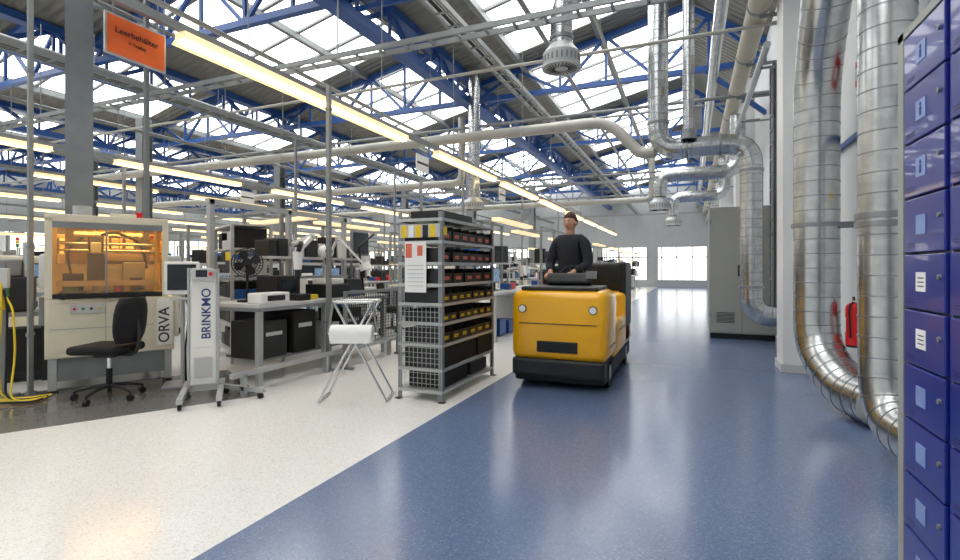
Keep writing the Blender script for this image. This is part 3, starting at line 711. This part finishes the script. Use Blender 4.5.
def hr(u,p):
    p=p.copy()
    if u.y<-.25 and u.z<.45: p*=.86
    if u.z<-.35: p*=.82
    return p
b.sph(hc+Vector((0,.010,.018)),(.088,.106,.126),'hair',24,20,hr)
b.obj('head',parent=dv)
for s_ in(-1,1):
    b=B(); w=Vector((s_*.16,-.22,1.02)); g=Vector((s_*.135,-.33,.97))
    b.tube([w,w+(g-w)*.5],.03,'skin',10,taper=.027)
    b.box(w+(g-w)*.72,(.078,.09,.032),'skin',.014,R=Matrix.Rotation(s_*.2,3,'Z')@Matrix.Rotation(.4,3,'X'),seg=3)
    L=[.075,.085,.08,.062]
    for k in range(4):
        ox=(k-1.5)*.020
        p0=g+Vector((ox,.01,.0)); l=L[k]
        b.tube(rpath([p0,p0+Vector((0,-l*.45,.0)),p0+Vector((0,-l*.6,-l*.4)),p0+Vector((0,-l*.2,-l*.6))],.015,3),.0095,'skin',8,taper=.007); b.sph(p0+Vector((0,-l*.2,-l*.6)),.0075,'skin',8,6)
    t0=w+(g-w)*.55+Vector((-s_*.035,0,0)); b.tube(rpath([t0,t0+Vector((-s_*.025,-.03,-.005)),t0+Vector((-s_*.02,-.065,-.02))],.015,3),.0115,'skin',8,taper=.009)
    b.obj('hand_left' if s_>0 else 'hand_right',parent=dv)
# ---------------------------------------------------------------- generic benches / machines
def bench(seed):
    random.seed(seed); b=B(); L=2.4;Dp=.8
    top=random.choice(['lgrey','white','cream'])
    b.bx(-Dp/2,Dp/2,-L/2,L/2,.82,.86,top); b.bx(-Dp/2+.05,Dp/2-.05,-L/2,L/2,.77,.82,'steel')
    for x in(-Dp/2+.05,Dp/2-.05):
        for y in(-L/2+.05,L/2-.05): b.bx(x-.03,x+.03,y-.03,y+.03,0,.8,'lsteel')
    for y in(-L/2+.03,0,L/2-.03): b.bx(-Dp/2,-Dp/2+.05,y-.025,y+.025,.86,2.25,'tray')
    b.bx(-Dp/2,-Dp/2+.3,-L/2,L/2,1.38,1.41,top); b.bx(-Dp/2,-Dp/2+.05,-L/2,L/2,2.2,2.25,'tray')
    b.bx(-Dp/2+.05,Dp/2,-.03,.03,2.2,2.25,'tray'); b.bx(Dp/2-.16,Dp/2,-L/2+.2,L/2-.2,2.14,2.2,'lampw')
    y=-L/2+.1
    while y<L/2-.35:
        w=random.uniform(.12,.34);h=random.uniform(.08,.38); b.box((-Dp/2+.16,y+w/2,1.41+h/2),(.24,w,h),random.choice(['dark','lgrey','white','black','blue','yel','dark','black','steel']),.006); y+=w+.02
    y=-L/2+.08
    while y<L/2-.45:
        k=random.random(); w=random.uniform(.25,.5)
        if k<.3:
            b.box((-.05,y+w/2,1.16),(.04,.42,.30),'dark',.01); b.box((-.028,y+w/2,1.16),(.004,.38,.26),random.choice(['screen','screenon'])); b.bx(-.09,-.05,y+w/2-.03,y+w/2+.03,.86,1.1,'dark'); b.bx(-.18,.05,y+w/2-.12,y+w/2+.12,.86,.875,'dark')
        elif k<.6:
            h=random.uniform(.15,.45); b.box((-.05,y+w/2,.86+h/2),(.4,w*.9,h),random.choice(['white','dark','cream','dark']),.015); b.bx(.15,.156,y+w*.25,y+w*.7,.86+h*.4,.86+h*.8,'screen')
        elif k<.8:
            b.cyl((-.1,y+.15,.86),(-.1,y+.15,1.3),.02,'chrome',8); b.beam((-.1,y+.15,1.28),(.2,y+.2,1.32),.04,.04,'white'); b.cyl((.2,y+.2,1.36),(.2,y+.2,1.12),.05,'white',12,r2=.035); b.cyl((.2,y+.2,1.12),(.2,y+.2,1.05),.03,'dark',10)
        else:
            for q_ in range(3): b.box((.05,y+.1+q_*.14,.93),(.2,.12,.12),random.choice(['yel','blue','dark','red']),.006)
        y+=w+.06
    b.bx(-Dp/2+.1,Dp/2-.08,L/2-.6,L/2-.12,.12,.76,'lgrey',.008)
    for z in(.16,.36,.56): b.bx(Dp/2-.08,Dp/2-.065,L/2-.58,L/2-.14,z,z+.17,'white',.003); b.bx(Dp/2-.065,Dp/2-.05,L/2-.42,L/2-.3,z+.12,z+.135,'dark')
    for y in(L/2-.55,L/2-.17):
        b.cyl((0,y-.015,.06),(0,y+.015,.06),.06,'black',10)
    y=-L/2+.2
    while y<L/2-.9:
        h=random.uniform(.2,.5); b.box((0,y+.2,h/2+.02),(.4,.34,h),random.choice(['dark','black','lgrey','blue','dark']),.01); b.bx(-.15,.15,y+.08,y+.32,0,.03,'black'); y+=.5
    return b.mesh('workbench')
def machine(seed):
    random.seed(seed); b=B(); L=1.9;Dp=1.2;h=random.choice([1.45,1.55,1.7]); c=random.choice(['white','cream','lgrey'])
    b.bx(-Dp/2,Dp/2,-L/2,L/2,.12,.92,c,.02); b.bx(-Dp/2+.05,Dp/2-.05,-L/2+.05,L/2-.05,0,.12,'black')
    b.bx(-Dp/2,Dp/2-.1,-L/2,L/2,.92,h,c,.06,3); b.bx(Dp/2-.11,Dp/2-.09,-L/2+.2,L/2-.45,1.0,h-.12,'screen')
    for k in range(3): b.bx(Dp/2,Dp/2+.008,-L/2+.06+k*.6,-L/2+.6+k*.6,.2,.84,c,.004); b.bx(Dp/2+.008,Dp/2+.02,-L/2+.5+k*.6,-L/2+.54+k*.6,.5,.62,'dark')
    b.box((Dp/2+.05,L/2-.2,1.25),(.06,.36,.3),'dark',.01); b.box((Dp/2+.082,L/2-.2,1.25),(.004,.30,.24),'screenon'); b.bx(Dp/2-.1,Dp/2+.03,L/2-.23,L/2-.17,1.1,1.16,'dark')
    b.cyl((-.2,L/2-.15,h),(-.2,L/2-.15,h+.2),.015,'lsteel',8)
    for k,m in enumerate(['green','yel','red']): b.cyl((-.2,L/2-.15,h+.2+k*.07),(-.2,L/2-.15,h+.265+k*.07),.03,m,12)
    b.cyl((-.1,-.3,h),(-.1,-.3,h+.35),.1,'galv',14); b.box((-.2,.2,h+.06),(.5,.5,.12),'lgrey',.02)
    b.bx(-.1,.3,-L/2-.25,-L/2,.82,.9,'steel'); b.bx(.08,.12,-L/2-.22,-L/2-.18,0,.85,'lsteel')
    return b.mesh('assembly_machine')
def rack(seed):
    random.seed(seed); b=B()
    for x in(-.25,.25):
        for y in(-.6,.6): b.bx(x-.02,x+.02,y-.02,y+.02,0,1.9,'lsteel')
    for z in(.15,.5,.85,1.2,1.55,1.88):
        b.bx(-.27,.27,-.62,.62,z,z+.025,'lgrey')
        if z<1.8:
            y=-.55
            while y<.4:
                w=random.uniform(.15,.35);h=random.uniform(.12,.28); b.box((0,y+w/2,z+.025+h/2),(.42,w,h),random.choice(['dark','black','blue','dark','lgrey','black','dark']),.006); y+=w+.02
    return b.mesh('component_rack')
bm_=[bench(s) for s in(1,2,3,4,5)]; mm_=[machine(s) for s in(11,12,13)]; rm_=[rack(s) for s in(21,22)]
random.seed(99)
for x,ys_,ye in((-3.5,9.3,34),(-6.9,8.6,33),(-9.9,6.0,33),(-13.0,5.2,33),(-16.4,4.5,30),(-20,6,30),(-24,6,30),(-29,8,30)):
    y=ys_
    while y<ye:
        bad=any(abs(x-cx)<1.1 and abs(y-cy)<1.6 for cx,cy in CP)
        if not bad:
            k=random.random()
            if k<.55: place(random.choice(bm_),'workbench',(x,y,0),math.pi if random.random()<.3 else 0)
            elif k<.85: place(random.choice(mm_),'assembly_machine',(x,y,0),0)
            else: place(random.choice(rm_),'component_rack',(x,y,0),0)
        y+=random.choice([2.9,3.3,3.8])
place(bm_[1],'workbench',(-9.2,3.4,0),A)
place(mm_[0],'assembly_machine',(-11.4,2.7,0),math.radians(40))
place(rm_[0],'component_rack',(-6.1,5.45,0),math.radians(60))
place(bm_[3],'workbench',(-7.0,6.75,0),math.radians(75))
b=B()
b.bx(-.4,.3,-.3,.3,.75,.80,'steel'); 
for x in(-.35,.25):
    for y in(-.25,.25): b.bx(x-.025,x+.025,y-.025,y+.025,0,.75,'dark')
b.box((-.1,0,1.0),(.5,.45,.4),'dark',.02); b.box((-.1,0,1.3),(.3,.3,.2),'steel',.02); b.cyl((.1,-.1,1.2),(.1,-.1,1.6),.05,'lsteel',12); b.box((-.15,-.24,1.05),(.2,.02,.15),'green'); b.box((.05,0,.35),(.4,.4,.5),'black',.02)
b.bx(-.15,.25,-.2,.2,0,.12,'dark')
b.obj('air_tool_station',(-7.25,3.30,0),A)
b=B()
b.bx(-.025,.025,-.02,.02,0,1.35,'steel'); b.box((0,0,.015),(.2,.2,.03),'steel',.004); b.box((0,-.04,1.2),(.14,.06,.2),'lgrey',.01); b.box((0,-.05,.95),(.1,.06,.12),'yel',.01)
for k in range(6):
    o=k*.035; sx=(-1)**k
    b.tube(rpath([(sx*(.02+o*.3),-.07,1.15-o),(sx*(.05+o*.8),-.12-o*.3,.9),(sx*(.02+o*1.0),-.12,.45),(sx*(.06+o),-.16-o,.04),(.25+o,-.22-o,.03),(.45,-.10-o,.03)],.15),.010,['hose','hose','black','hose','hose','dark'][k],6)
b.obj('air_hose_bundle',(-6.33,2.76,0),math.radians(40))
# ---------------------------------------------------------------- world, camera
w=bpy.data.worlds.new('World'); scene.world=w; w.use_nodes=True
w.node_tree.nodes['Background'].inputs[0].default_value=(.75,.85,1,1); w.node_tree.nodes['Background'].inputs[1].default_value=1.0
cam=bpy.data.cameras.new('Camera'); co=bpy.data.objects.new('Camera',cam); scene.collection.objects.link(co)
co.location=(0,0,1.3); co.rotation_euler=(math.radians(90),0,math.radians(22.78))
cam.sensor_width=36; cam.lens=18.75; cam.shift_y=-.0125; cam.clip_start=.05; cam.clip_end=200
scene.camera=co
scene.view_settings.view_transform='Standard'; scene.view_settings.look='None'; scene.view_settings.exposure=0
